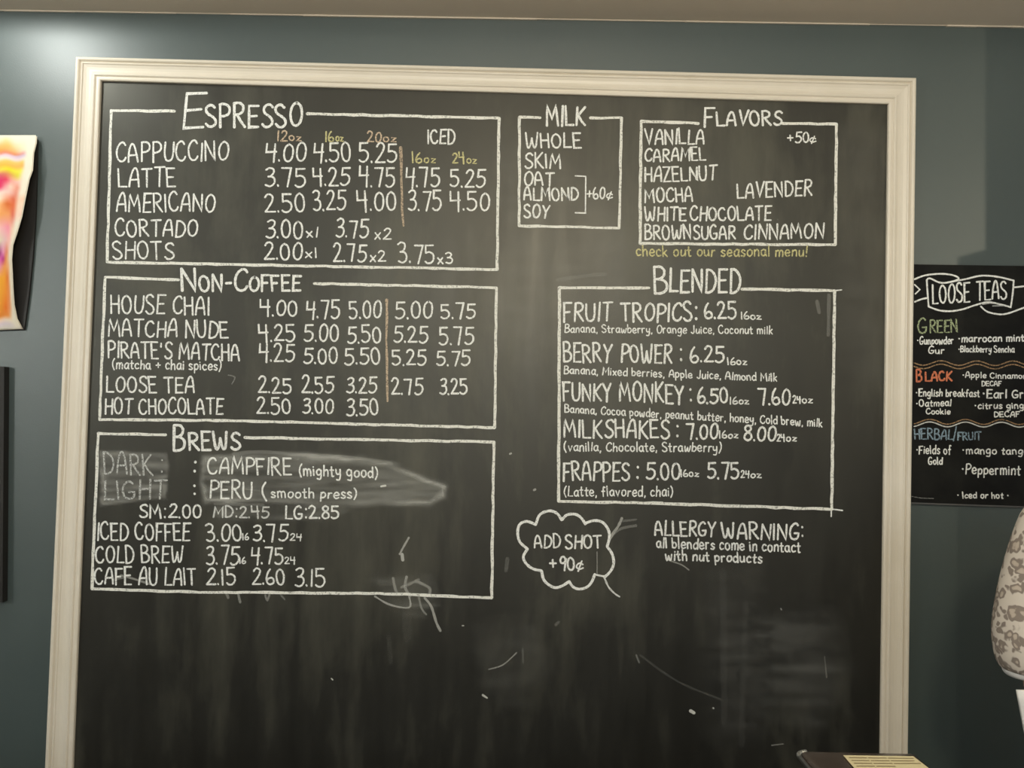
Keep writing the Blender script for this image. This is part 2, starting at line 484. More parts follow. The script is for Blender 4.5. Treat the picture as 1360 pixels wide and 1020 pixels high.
class Ink:
    """collects chalk strokes given in the photograph's pixels and lays them on one plane"""

    def __init__(self, y):
        self.v, self.f, self.a, self.y, self.k = [], [], [], y, 0

    def stroke(self, pts, wd, jit=0.12, alpha=1.0, taper=0.0):
        pp = [pts[0]]
        for p in pts[1:]:
            d = math.hypot(p[0] - pp[-1][0], p[1] - pp[-1][1])
            if d < 0.25:
                continue
            n = max(1, int(d / 9)); a = pp[-1]
            for i in range(1, n + 1):
                pp.append((a[0] + (p[0] - a[0]) * i / n, a[1] + (p[1] - a[1]) * i / n))
        if len(pp) < 2:
            pp.append((pp[0][0] + 0.4, pp[0][1]))
        wd *= 0.9
        y = self.y - 0.0006 - 0.000012 * (self.k % 40); self.k += 1
        Ls, Rs = [], []
        n = len(pp)
        fr = []
        for i in range(n):
            a = pp[max(0, i - 1)]; b = pp[min(n - 1, i + 1)]
            dx, dy = b[0] - a[0], b[1] - a[1]; l = math.hypot(dx, dy) or 1
            dx, dy = dx / l, dy / l
            h = wd / 2 * (1 + random.uniform(-jit, jit))
            if taper:
                h *= 1 - taper * i / (n - 1)
            if 0 < i < n - 1:  # mitre
                u = (pp[i][0] - a[0], pp[i][1] - a[1]); lu = math.hypot(*u) or 1
                c = max(0.6, abs(u[0] / lu * dx + u[1] / lu * dy)); h /= c
            fr.append((pp[i], dx, dy, h))
        # rounded ends
        p, dx, dy, h = fr[0]; fr.insert(0, ((p[0] - dx * h * .75, p[1] - dy * h * .75), dx, dy, h * .5))
        p, dx, dy, h = fr[-1]; fr.append(((p[0] + dx * h * .75, p[1] + dy * h * .75), dx, dy, h * .5))
        b0 = len(self.v)
        for (p, dx, dy, h) in fr:
            for s in (1, -1):
                self.v.append(P(p[0] - dy * h * s, p[1] + dx * h * s, y)); self.a.append(alpha)
        for i in range(len(fr) - 1):
            self.f.append((b0 + 2 * i, b0 + 2 * i + 1, b0 + 2 * i + 3, b0 + 2 * i + 2))

    def text(self, s, x0, y0, x1, y1, h, wd, jit=1.0, gap=15, space=34, alpha=1.0, caps=None):
        tot = 0
        for i, ch in enumerate(s):
            if ch == ' ':
                tot += space
            else:
                k = 1.0
                tot += G[ch][0] * k + (gap if i < len(s) - 1 else 0)
        sx = (x1 - x0) / tot
        sy = h / 100
        sl = (y1 - y0) / (x1 - x0)
        cx = 0
        for ch in s:
            if ch == ' ':
                cx += space; continue
            wg, st = G[ch]
            jy = random.uniform(-.035, .035) * h * jit; js = 1 + random.uniform(-.07, .07) * jit
            sh = random.uniform(-.08, .08) * jit
            for kind, pts in st:
                pts = catmull(pts, 4) if kind == 'S' else pts
                out = []
                for (gx, gy) in pts:
                    X = x0 + (cx + gx + gy * sh) * sx
                    Y = y0 + (X - x0) * sl - gy * sy * js - jy
                    out.append((X + random.uniform(-.12, .12), Y + random.uniform(-.12, .12)))
                self.stroke(out, wd, 0.14, alpha)
            cx += wg + gap

    def make(self, name, c, parent, label=None):
        me = D.meshes.new(name); me.from_pydata([tuple(p) for p in self.v], [], self.f)
        at = me.attributes.new('dust', 'FLOAT', 'POINT'); at.data.foreach_set('value', self.a)
        o = link(name, me, CH[c], parent)
        if label:
            o['label'] = label
        return o


SM = 2.3   # stroke widths, pixels of the photograph
TX = 2.7


def border(label, segs, wd=4.2, name='menu_section', c='b', par=None):
    k = Ink(YB)
    for s in segs:
        pts = []
        for i in range(len(s) - 1):
            (x0, y0), (x1, y1) = s[i], s[i + 1]
            n = max(1, int(math.hypot(x1 - x0, y1 - y0) / 12))
            for j in range(n):
                pts.append((x0 + (x1 - x0) * j / n + random.uniform(-.5, .5), y0 + (y1 - y0) * j / n + random.uniform(-.5, .5)))
            if i < len(s) - 2:
                k.stroke(pts + [(x1, y1)], wd, .16); pts = []
        pts.append(s[-1]); k.stroke(pts, wd, .16)
    return k.make(name, c, par or board, label)


def wr(sec, name, c, items, label=None, y=YB):
    k = Ink(y)
    for it in items:
        if len(it) == 7:
            s, x0, y0, x1, y1, h, wd = it; k.text(s, x0, y0, x1, y1, h, wd)
        else:
            s, x0, y0, x1, y1, h, wd, al = it; k.text(s, x0, y0, x1, y1, h, wd, alpha=al)
    return k.make(name, c, sec, label)


# ---- espresso
S1 = border('chalk box headed Espresso', [[(232, 147.5), (147.5, 147), (142.3, 348), (300, 351), (660, 358), (663, 157), (408, 151)]])
wr(S1, 'chalk_heading', 'w', [('E', 242, 171, 270, 170, 49, 4.0), ('SPRESSO', 273, 168, 401, 168, 31, 3.8)], 'chalk heading reading Espresso')
for it in [('CAPPUCCINO', 154.5, 215, 303, 213, 25.5, TX), ('LATTE', 157, 248, 233, 248, 25.5, TX), ('AMERICANO', 155, 281, 285, 281, 24.5, TX),
           ('CORTADO', 153, 314, 262, 314, 23, TX), ('SHOTS', 150, 343.5, 231, 344, 23, TX)]:
    wr(S1, 'drink_name', 'w', [it])
for (t_, x0, x1, yb, h) in [('4.00', 352, 406, 214.5, 25), ('4.50', 416, 466, 215, 25), ('5.25', 477, 527, 215.5, 26),
                            ('3.75', 352, 406, 247.5, 25), ('4.25', 416, 464, 246.5, 23), ('4.75', 477, 524, 247.5, 25), ('4.75', 538, 584, 248, 26), ('5.25', 598, 644, 248, 24),
                            ('2.50', 352, 405, 281, 25), ('3.25', 416, 459, 279, 26), ('4.00', 475, 526, 279.5, 26), ('3.75', 542, 586, 280, 26), ('4.50', 598, 650, 279.5, 25),
                            ('3.00', 353, 402, 316.5, 24), ('3.75', 446, 489, 315, 24), ('2.00', 351, 401, 344.5, 23), ('2.75', 443, 486, 347, 24), ('3.75', 529, 577, 349.5, 26)]:
    wr(S1, 'chalk_price', 'w', [(t_, x0, yb, x1, yb, h, TX)])
for (t_, x0, x1, yb, h) in [('x1', 407, 422, 315, 13), ('x2', 497, 519, 318, 14), ('x1', 405, 421, 342.5, 13), ('x2', 491, 512, 347.5, 14), ('x3', 581, 601, 350, 14)]:
    wr(S1, 'shot_count', 'w', [(t_, x0, yb, x1, yb, h, SM)])
wr(S1, 'iced_heading', 'w', [('ICED', 568, 191, 604, 191, 18.5, TX)], 'white chalk word ICED')
for c, num, x0, x1, xo, yb in [('o', '12', 368, 381, 400, 187), ('y', '16', 432, 443, 456, 188), ('o', '20', 488, 506, 526, 188.5), ('y', '16', 547, 560, 578, 216), ('y', '24', 601, 617, 633, 217)]:
    wr(S1, 'cup_size', c, [(num, x0, yb, x1, yb, 14, 2.2), ('oz', x1 + 3, yb, xo, yb, 10, 1.9)], 'cup size in coloured chalk')
k = Ink(YB); k.stroke([(532, 196), (533, 215), (533, 240), (534, 262), (534, 280), (536, 300)], 4.0, .3, .75, .4)
k.make('divider_line', 'o', S1, 'faint tan chalk divider')

# ---- non-coffee
S2 = border('chalk box headed Non-Coffee', [[(238, 371.5), (139.4, 368), (132.3, 557), (300, 558.5), (657, 568), (659.5, 382), (417, 376.5)]])
wr(S2, 'chalk_heading', 'w', [('N', 241, 387, 261, 387, 32, 3.9), ('ON-', 265, 387, 307, 387, 22, 3.6), ('C', 311, 386, 328, 386, 29, 3.8), ('OFFEE', 331, 386, 399, 386, 20, 3.5)], 'chalk heading reading Non-Coffee')
for it in [('HOUSE CHAI', 147, 416, 278, 418, 24.5, TX), ('MATCHA NUDE', 144, 446, 303, 449, 22.5, TX), ("PIRATE'S MATCHA", 143.5, 474, 318, 479, 21, TX),
           ('(matcha + chai spices)', 149, 489.5, 294, 491.5, 12.5, 2.0), ('LOOSE TEA', 141, 520.5, 258, 521.5, 21, TX), ('HOT CHOCOLATE', 139.5, 549.5, 296, 550, 21.5, TX)]:
    wr(S2, 'drink_name', 'w', [it])
for (t_, x0, x1, yb, h) in [('4.00', 345.5, 394.5, 419.5, 22), ('4.75', 406.5, 451, 422.5, 24), ('5.00', 464, 506, 422.5, 23), ('5.00', 525, 574, 422.5, 23), ('5.75', 586, 631, 423, 20),
                            ('4.25', 344, 392, 453, 22), ('5.00', 404, 449.5, 453.5, 22), ('5.50', 461.5, 506, 455, 22), ('5.25', 523, 568, 455, 22), ('5.75', 583.5, 629, 457, 23),
                            ('4.25', 344, 391, 480, 23), ('5.00', 403.5, 448, 483, 21), ('5.50', 458, 505, 484, 21), ('5.25', 521, 566, 485, 20), ('5.75', 580, 624, 485.5, 20),
                            ('2.25', 343, 387, 522, 21), ('2.55', 401, 442.5, 522, 22), ('3.25', 460, 500, 521.5, 21), ('2.75', 520, 561.5, 523.5, 21), ('3.25', 584, 620.5, 523.5, 21),
                            ('2.50', 341, 386, 549.5, 21), ('3.00', 401.5, 442.5, 549, 20), ('3.50', 460, 502.5, 551.5, 22)]:
    wr(S2, 'chalk_price', 'w', [(t_, x0, yb, x1, yb, h, TX)])
k = Ink(YB); k.stroke([(513.5, 398), (514, 420), (513, 450), (514, 480), (514, 500), (514.6, 533)], 3.6, .3, .85, .3)
k.make('divider_line', 'o', S2, 'tan chalk divider line')

# ---- brews
S3 = border('chalk box headed Brews', [[(220, 577.7), (130.3, 575.7), (122.2, 782), (262, 786.5), (500, 788), (653, 794), (656, 587), (325, 581)]])
wr(S3, 'chalk_heading', 'w', [('B', 230, 598, 245, 598, 34, 4.0), ('REWS', 251, 597, 319, 598, 24, 3.8)], 'chalk heading reading Brews')
wr(S3, 'drink_name', 'k', [('DARK', 138, 628, 203, 631, 28, 2.6), (':', 213, 629, 216, 629, 24, 2.6)], 'greyed chalk word DARK')
wr(S3, 'drink_name', 'k', [('LIGHT', 138, 663.5, 220, 663, 25, 2.9)], 'greyed chalk word LIGHT')
wr(S3, 'colon', 'w', [(':', 256.5, 627, 260, 627, 20, 3.6)])
wr(S3, 'brew_name', 'w', [('CAMPFIRE', 276, 629, 387, 631, 22, TX), ('(mighty good)', 397, 631, 502, 635, 15, 2.3)])
wr(S3, 'colon', 'w', [(':', 256.5, 657, 260, 657, 16, 3.6)])
wr(S3, 'brew_name', 'w', [('PERU', 278.5, 661.5, 335, 662, 23.5, TX), ('(', 348, 662, 355, 662, 20, TX), ('smooth press)', 360, 661, 474, 662, 13, 2.2)])
for it in [('SM:2.00', 185, 687.5, 267, 688, 17.5, TX), ('LG:2.85', 379, 688.5, 450, 689, 17.5, TX)]:
    wr(S3, 'chalk_price', 'w', [it])
wr(S3, 'chalk_price', 'w', [('MD:2.45', 283, 687, 357, 687.5, 15.5, 2.5, .72)], 'half rubbed out price')
for it in [('ICED COFFEE', 129, 717, 252, 717.5, 22.5, TX), ('COLD BREW', 127, 747, 243, 747.5, 22.5, TX), ('CAFE AU LAIT', 126, 776, 260, 777, 22.5, TX)]:
    wr(S3, 'drink_name', 'w', [it])
for (t_, x0, x1, yb, h) in [('3.00', 274, 321, 718.5, 22.5), ('3.75', 336, 382, 718.5, 22), ('3.75', 274, 317, 749.5, 24), ('4.75', 333, 376, 749, 23), ('2.15', 274, 313, 776.5, 22), ('2.60', 335, 378, 776.5, 21), ('3.15', 391.5, 432, 779, 24)]:
    wr(S3, 'chalk_price', 'w', [(t_, x0, yb, x1, yb, h, TX)])
for (t_, x0, x1, yb, h) in [('16', 322, 330, 717, 8), ('24', 385, 400, 718, 9), ('16', 318, 326, 748.5, 8), ('24', 378, 392, 749, 9)]:
    wr(S3, 'cup_size', 'w', [(t_, x0, yb, x1, yb, h, 1.8)])

# ---- milk
S4 = border('chalk box headed Milk', [[(718, 156), (690, 155.5), (689.5, 300), (750, 301), (822.5, 303), (825.5, 156.5), (784, 156.5)]], 4.0)
wr(S4, 'chalk_heading', 'w', [('MILK', 726, 167, 777, 167, 26, 3.4)], 'chalk heading reading Milk')
for it in [('WHOLE', 698, 196, 772, 196, 20, TX), ('SKIM', 697, 223.5, 744.5, 223.5, 20, TX), ('OAT', 696, 246.5, 735, 246.5, 18, TX), ('ALMOND', 696, 266, 768, 266, 17, TX), ('SOY', 696, 289.5, 729, 289.5, 17, TX)]:
    wr(S4, 'milk_name', 'w', [it])
k = Ink(YB); k.stroke([(764, 233.5), (778, 234.3)], 2); k.stroke([(778, 234.3), (777.5, 283)], 2); k.stroke([(778, 283), (764, 282.5)], 2); k.make('bracket', 'w', S4)
wr(S4, 'surcharge', 'w', [('+60', 779, 264, 803, 264, 15, 2.3), ('\u00a2', 805, 265, 814, 265, 12, 2)])

# ---- flavors
S5 = border('chalk box headed Flavors', [[(927.5, 163.7), (851.5, 161), (850, 323.5), (1109.5, 325), (1111, 165), (1039, 164)]], 4.2)
wr(S5, 'chalk_heading', 'w', [('F', 935, 167, 948, 167, 25, 3.4), ('LAVORS', 952, 166.5, 1038, 166.5, 19, 3.2)], 'chalk heading reading Flavors')
for it in [('VANILLA', 857, 191, 935, 191, 20, TX), ('CARAMEL', 856.5, 214.5, 937, 213, 17, TX), ('HAZELNUT', 856.5, 241.5, 951, 239, 18.5, TX), ('MOCHA', 856.5, 269, 920, 267.5, 19, TX),
           ('LAVENDER', 979, 263, 1078, 259.5, 19.5, TX), ('WHITE', 856.5, 293, 911, 293, 18, TX), ('CHOCOLATE', 917, 293, 1024, 292, 18, TX), ('BROWN', 856.5, 318.5, 918, 317.5, 19, TX), ('SUGAR', 921, 317.5, 976.5, 317, 18, TX),
           ('CINNAMON', 988, 318, 1094, 316, 19.5, TX)]:
    wr(S5, 'flavour_name', 'w', [it])
wr(S5, 'surcharge', 'w', [('+50', 1046, 189.5, 1074, 189.5, 13.5, 2.3), ('\u00a2', 1075, 190, 1084, 190, 11, 1.9)])
wr(board, 'seasonal_note', 'y', [('check out our seasonal menu!', 845, 340, 1072, 340.5, 14, 2.1)], 'line of yellow handwriting under the flavors box')

# ---- blended
S6 = border('chalk box headed Blended', [[(862, 382.7), (743.2, 382), (742, 665.8), (880, 668.5), (1104.5, 676.5), (1108.5, 386), (985, 384)]], 4.4)
k = Ink(YB); k.stroke([(1108, 386), (1118, 385)], 1.8); k.make('corner_tail', 'w', S6)
k = Ink(YB); k.stroke([(1104, 676), (1119, 678)], 2); k.stroke([(1104, 672), (1104, 686)], 2); k.make('corner_tail', 'w', S6)
wr(S6, 'chalk_heading', 'w', [('B', 869, 389.5, 886, 389.5, 34, 3.8), ('LENDED', 889, 388, 983, 388, 30, 3.6)], 'chalk heading reading Blended')
for its in [[('FRUIT', 748.5, 427, 812, 426.5, 24, 3.0), ('TROPICS', 825, 426.5, 919, 427, 25, 3.2), (':', 923, 426, 926, 426, 22, 3.6)],
            [('BERRY', 748.5, 480.5, 812, 481, 25, 3.0), ('POWER', 825, 481, 892, 482, 24, 3.0), (':', 903, 480, 906, 480, 22, 3.4)],
            [('FUNKY', 748, 532, 812, 532, 23, 3.0), ('MONKEY', 823, 532, 908, 536, 25, 3.1), (':', 916, 534, 919, 534, 22, 3.4)],
            [('MILKSHAKES', 749, 581, 889, 582, 24, 3.1), (':', 898, 580, 901, 580, 20, 3.4)],
            [('FRAPPES', 748, 638, 836, 638.5, 24, 3.0), (':', 845, 636, 848, 636, 21, 3.4)]]:
    wr(S6, 'drink_name', 'w', its)
for (t_, x0, x1, yb, h) in [('6.25', 936, 978, 423, 21.5), ('6.25', 917, 961.5, 481, 21), ('6.50', 926.5, 966.5, 535.5, 20), ('7.60', 1008, 1049, 537, 22), ('7.00', 912, 953, 583, 20), ('8.00', 988, 1030, 585, 19), ('5.00', 858.5, 903, 636.5, 21.5), ('5.75', 940, 981.5, 635.5, 21)]:
    wr(S6, 'chalk_price', 'w', [(t_, x0, yb, x1, yb, h, 3.0)])
for (a_, x0, x1, yb) in [('16oz', 984, 1011, 424), ('16oz', 966, 992, 484.5), ('16oz', 969, 994.5, 536.5), ('24oz', 1053, 1079, 535.5), ('16oz', 955, 980, 582), ('24oz', 1032, 1057.5, 586), ('16oz', 904, 927.5, 633), ('24oz', 984, 1011, 634.5)]:
    wr(S6, 'cup_size', 'w', [(a_[:2], x0, yb, x0 + (x1 - x0) * .40, yb, 9.5, 2.0), (a_[2:], x0 + (x1 - x0) * .48, yb, x1, yb, 9.0, 2.0)])
for it in [('Banana, Strawberry, Orange Juice, Coconut milk', 750, 441.5, 1026, 443.5, 10.5, 1.8),
           ('Banana, Mixed berries, Apple Juice, Almond Milk', 749, 496, 1032, 506.5, 10.5, 1.9),
           ('Banana, Cocoa powder, peanut butter, honey, Cold brew, milk', 750, 547.5, 1092, 567, 11, 1.9),
           ('(vanilla, Chocolate, Strawberry)', 749, 599, 958, 600, 12, 2.0),
           ('(Latte, flavored, chai)', 749, 659, 894, 659, 13, 2.0)]:
    wr(S6, 'ingredient_line', 'w', [it])

# ---- add shot cloud


def cr(pts, ox=670, oy=660, s=6.376):
    return [(ox + x / s, oy + y / s) for x, y in pts]


k = Ink(YB)
for a in [[(265, 235), (300, 150), (380, 118), (445, 140), (485, 195)], [(485, 195), (530, 152), (600, 147), (650, 178), (685, 230)],
          [(685, 222), (760, 200), (830, 215), (878, 275), (888, 340), (870, 420)], [(870, 420), (910, 480), (925, 550), (912, 605), (880, 650), (845, 680)],
          [(765, 655), (738, 720), (695, 765), (630, 780), (580, 760), (548, 715)], [(548, 715), (490, 752), (430, 768), (370, 740), (330, 695), (315, 625)],
          [(315, 625), (240, 608), (182, 562), (160, 505), (195, 440)], [(195, 440), (130, 380), (112, 300), (130, 232), (190, 207), (265, 235)]]:
    k.stroke(catmull(cr(a), 8), 4.0, .12)
k.stroke(catmull(cr([(780, 660), (815, 668), (845, 672)]), 4), 2.8)
k.stroke(catmull(cr([(845, 680), (880, 760), (930, 815), (975, 845)]), 5), 2.6, .2, .8)
S7 = k.make('add_shot_cloud', 'w', board, 'cloud drawn in white chalk around an add shot offer')
wr(S7, 'add_shot_text', 'w', [('ADD', 710, 727.5, 744.5, 727.5, 17.5, 2.6), ('SHOT', 751, 729, 799, 728, 17.5, 2.8), ('+90', 730, 757, 763, 758, 18, 2.8), ('\u00a2', 765, 758, 775, 758, 15, 2.4)])
# ---- allergy
S8 = wr(board, 'allergy_warning', 'w', [('ALLERGY', 870, 711, 950, 712, 18.5, 2.9), ('WARNING', 959, 714.5, 1061, 717, 22, 3.0), (':', 1064, 713, 1067, 713, 17, 3)], 'chalk words ALLERGY WARNING')
wr(S8, 'warning_line', 'w', [('all blenders come in contact', 872, 727.5, 1063, 733.5, 14, 2.3)])
wr(S8, 'warning_line', 'w', [('with nut products', 884, 744, 1012, 747.5, 13.5, 2.4)])


# ---- rubbed chalk
def inside(p, poly):
    x, y = p; c = False; n = len(poly); dm = 1e9
    for i in range(n):
        x1, y1 = poly[i]; x2, y2 = poly[(i + 1) % n]
        if (y1 > y) != (y2 > y) and x < (x2 - x1) * (y - y1) / (y2 - y1) + x1:
            c = not c
        t = max(0, min(1, ((x - x1) * (x2 - x1) + (y - y1) * (y2 - y1)) / (((x2 - x1) ** 2 + (y2 - y1) ** 2) or 1)))
        dm = min(dm, math.hypot(x - x1 - t * (x2 - x1), y - y1 - t * (y2 - y1)))
    return dm if c else -dm


def smear(poly, body, rim, soft, label, step=3.0, off=0.0003, streak=0.35):
    xs = [p[0] for p in poly]; ys = [p[1] for p in poly]
    nx = int((max(xs) - min(xs) + 2 * soft) / step) + 1; ny = int((max(ys) - min(ys) + 2 * soft) / step) + 1
    V, Fc, A = [], [], []
    ph = random.uniform(0, 9)
    for j in range(ny + 1):
        for i in range(nx + 1):
            x = min(xs) - soft + i * step; y = min(ys) - soft + j * step
            d = inside((x, y), poly) + 3.5 * mnoise.noise(Vector((x * .035, y * .09, ph)))
            f = max(0, min(1, (d + soft) / (1.4 * soft)))
            r = math.exp(-((d - 2.5) / 3.0) ** 2)
            st = 1 + streak * math.sin(y * 0.55 + 0.02 * x + ph) * math.sin(x * 0.031 + y * .12 + ph)
            mo = max(.25, 1 + 1.1 * mnoise.noise(Vector((x * .018, y * .13, ph + 4))) + .4 * mnoise.noise(Vector((x * .09, y * .25, ph))))
            rm = max(0, .55 + 1.3 * mnoise.noise(Vector((x * .02, y * .03, ph + 9))))
            A.append(max(0, f * (body * st * mo + rim * rm * r)))
            V.append(tuple(P(x, y, YB - off)))
    for j in range(ny):
        for i in range(nx):
            a = j * (nx + 1) + i; qd = (a, a + 1, a + nx + 2, a + nx + 1)
            if max(A[t] for t in qd) > 0.002:
                Fc.append(qd)
    me = D.meshes.new('chalk_smear'); me.from_pydata(V, [], Fc)
    at = me.attributes.new('dust', 'FLOAT', 'POINT'); at.data.foreach_set('value', A)
    o = link('chalk_smear', me, CH['s'], board); o['label'] = label


smear([(134, 600), (222, 602), (222, 633), (216, 637), (222, 641), (221, 662), (180, 665), (150, 671), (134, 672)], 0.15, 0.17, 3, 'rubbed grey chalk patch under DARK and LIGHT')
smear([(270, 606), (320, 603), (400, 603), (480, 607), (525, 618), (562, 633), (594, 644), (590, 660), (572, 671), (520, 669), (420, 671), (330, 666), (272, 668), (266, 640)], 0.15, 0.30, 5, 'long pale wiped chalk smear')
smear([(285, 672), (420, 671), (470, 676), (420, 690), (288, 690)], 0.09, 0.0, 4, 'faint wiped chalk')
smear([(498, 768), (572, 768), (578, 800), (560, 815), (520, 806)], 0.07, 0.0, 9, 'scribbled chalk smudge')
for pts, wd, al in [([(300, 786), (303, 794)], 4, .2), ([(316, 787), (319, 800)], 4, .25), ([(352, 790), (355, 797), (358, 789)], 3, .22), ([(372, 789), (378, 796)], 3, .15), ([(160, 764), (175, 768), (200, 776)], 3, .3), ([(150, 770), (168, 766)], 3, .2), ([(303, 498), (312, 501), (308, 510)], 2, .2),
                    ([(300, 646), (345, 652)], 2, .1), ([(285, 669), (350, 671)], 4, .1), ([(310, 603), (345, 600), (400, 604), (470, 608), (520, 616)], 5, .13), ([(543, 714), (535, 728), (531, 736)], 3, .4), ([(534, 736), (535, 744)], 4, .5),
                    ([(498, 792), (515, 802), (535, 807), (545, 805), (543, 790)], 2.5, .4),
                    ([(522, 768), (526, 785), (531, 790)], 4, .25), ([(540, 766), (538, 780), (545, 792)], 4, .3), ([(552, 772), (562, 776), (571, 782), (570, 790)], 4, .25),
                    ([(533, 780), (545, 775), (556, 770)], 4, .2), ([(564, 794), (572, 804), (576, 815), (580, 828), (585, 838)], 3.5, .38), ([(556, 792), (560, 808), (566, 816)], 3, .22),
                    ([(806, 725), (812, 712), (821, 699), (826, 688)], 4, .38), ([(812, 712), (825, 702), (845, 698)], 4, .15), ([(826, 692), (845, 690)], 3, .12),
                    ([(793, 733), (793, 763)], 1.6, .25), ([(888, 744), (905, 750), (915, 757)], 2, .3), ([(672, 758), (674, 742)], 5, .08),
                    ([(649, 889), (668, 883), (686, 867)], 1.8, .3), ([(641, 923), (647, 927)], 3, .6), ([(917, 944), (922, 947)], 5, .8), ([(947, 940), (948, 941)], 2, .6),
                    ([(440, 901), (442, 903)], 2, .6), ([(506, 646), (512, 645)], 2.5, .8), ([(677, 603), (679, 602)], 3, .5), ([(709, 651), (711, 650)], 3, .4), ([(614, 831), (616, 831)], 2, .5),
                    ([(1037, 808), (1038, 810)], 2, .4), ([(1095, 872), (1098, 900)], 2, .12), ([(1025, 990), (1040, 988)], 2, .2), ([(845, 870), (849, 880)], 3, .15),
                    ([(516, 845), (519, 880)], 6, .018), ([(540, 810), (541, 850)], 12, .018), ([(960, 757), (962, 960)], 10, .018), ([(990, 800), (985, 990)], 8, .018), ([(1085, 400), (1088, 415)], 6, .12),
                    ([(1101, 392), (1100, 445)], 5, .12), ([(695, 880), (694, 862)], 3, .08), ([(738, 830), (742, 826)], 4, .1), ([(740, 372), (780, 366), (805, 364)], 5, .08), ([(850, 870), (900, 905), (960, 930)], 3, .05)]:
    k = Ink(YB); k.stroke(catmull(pts, 4), wd, .2, min(1, al * 1.35)); k.make('chalk_scribble', 's', board)
# broad, barely visible wiped areas
for poly, b in [([(1010, 830), (1100, 820), (1120, 900), (1080, 960), (1010, 940), (1000, 880)], .05), ([(640, 840), (700, 830), (720, 880), (690, 930), (650, 900)], .035), ([(950, 760), (1000, 760), (1005, 970), (955, 980)], .03),
                ([(700, 180), (840, 330), (830, 380), (700, 480), (670, 400), (672, 200)], .035), ([(1120, 180), (1170, 180), (1165, 500), (1120, 480)], .02)]:
    smear(poly, b, 0, 22, 'barely visible wiped chalk dust', 9, .00022, .5)

# ---------------------------------------------------------------- tea sign
YS = -0.012
sign = thing('tea_sign', 'small black hand lettered loose tea sign on the wall right of the chalkboard', 'sign')
pw = [q(1211.5, 351, YS), q(1384, 353.5, YS), q(1381, 673, YS), q(1208.8, 667, YS)]
obj('sign_panel', slab([tuple(p) for p in pw], YS, -0.0015), M['sign'], sign)
pw2 = [pw[0] + Vector((-.001, -0.002)), pw[1] + Vector((.001, -0.002)), pw[2] + Vector((.001, -.004)), pw[3] + Vector((-.001, -.004))]
obj('sign_edge', slab([tuple(p) for p in pw2], YS + .0015, -0.0008), M['edge'], sign)


def sg(pts, oy=340, s=6.0):
    return [(1195 + x / s, oy + y / s) for x, y in pts]


k = Ink(YS)
for a in [[(118, 185), (200, 155), (320, 142), (420, 152), (470, 180), (400, 208), (320, 212), (240, 178), (215, 192)], [(215, 192), (222, 300), (230, 402)],
          [(380, 210), (520, 185), (650, 157), (780, 166), (905, 195)], [(908, 195), (900, 300), (885, 405)], [(228, 402), (310, 432), (400, 440), (500, 425), (600, 392), (700, 368), (800, 385), (885, 408)],
          [(645, 400), (700, 445), (800, 465), (870, 455), (940, 430), (1040, 395), (1110, 380)], [(910, 250), (1000, 240), (1110, 225)], [(120, 365), (170, 345), (215, 335)]]:
    k.stroke(catmull(sg(a), 7), 2.5, .12)
k.stroke(sg([(118, 228), (160, 268), (124, 302)]), 2.2)
k.stroke(sg([(660, 385), (720, 375), (800, 382)]), 1.5, .1, .6); k.stroke(sg([(740, 398), (860, 395)]), 1.5, .3, .5)
k.text('LOOSE', 1238.5, 404.5, 1288, 400.5, 25, 2.6); k.text('TEAS', 1297, 398.5, 1337, 396.5, 25, 2.6)
k.make('banner', 'w', sign, 'white chalk ribbon banner reading Loose Teas')
wr(sign, 'tea_heading', 'g', [('G', 1219, 442.5, 1231, 442.5, 20, 2.4), ('REEN', 1235, 442, 1271.5, 441.5, 16.5, 2.2)], 'green chalk word Green', YS)
wr(sign, 'tea_heading', 'r', [('B', 1217, 507, 1224, 507, 17, 2.7), ('LACK', 1229, 506.5, 1264, 505.5, 12, 2.7)], 'red chalk word Black', YS)
wr(sign, 'tea_heading', 'u', [('HERBAL', 1215, 583, 1265, 584, 14, 2.1), ('/', 1266, 584, 1270, 584, 16, 2.1), ('FRUIT', 1272, 584, 1303, 584, 10.5, 2.0)], 'blue chalk words Herbal Fruit', YS)
for it in [('\u2022Gunpowder', 1218, 457, 1266, 457, 10, 1.7), ('Gur', 1233, 469.5, 1254, 469.5, 9.5, 1.7), ('\u2022marrocan mint', 1272.5, 454.5, 1360, 453, 9.5, 2.0), ('\u2022Blackberry Sencha', 1272.5, 467.5, 1347, 468, 8.5, 1.6),
           ('\u2022Apple Cinnamon', 1278, 501.5, 1364, 503, 7.5, 1.6), ('DECAF', 1304, 512.5, 1330, 512.5, 6.2, 1.5), ('\u2022English breakfast', 1216.5, 526, 1301, 527, 9.5, 1.8), ('\u2022Earl Grey', 1305, 528.5, 1376, 528.5, 11, 2.1),
           ('\u2022Oatmeal', 1216.5, 540, 1263, 539, 9, 1.8), ('Cookie', 1230, 549.8, 1262, 550, 7.6, 1.7), ('\u2022citrus ginger', 1294, 543, 1372, 542.5, 8.5, 1.8), ('DECAF', 1320.5, 553.8, 1354, 553.4, 7, 1.8),
           ('\u2022Fields of', 1216.5, 602.5, 1263, 603, 11, 1.8), ('Gold', 1233, 617, 1251.5, 617, 9.5, 1.8), ('\u2022mango tango', 1278, 602.5, 1366, 603.5, 10, 1.8), ('\u2022Peppermint', 1277, 629, 1355, 631, 13, 2.0), ('\u2022 Iced or hot \u2022', 1271, 661.5, 1340, 662, 8, 1.8)]:
    wr(sign, 'tea_name', 'w', [it], None, YS)
for (y0, col, am) in [(482, 'n', 3.0), (486.5, 'n', 3.0), (560, 'n', 3.2), (563.5, 'w', 3.2)]:
    k = Ink(YS); pts = [(x, y0 + am * math.sin((x - 1214) / 7.6 + (y0 > 500) * 2.0) + (x - 1214) * .004) for x in range(1214, 1382, 2)]
    k.stroke(pts, 1.7, .15, .75); k.make('wavy_line', col, sign)
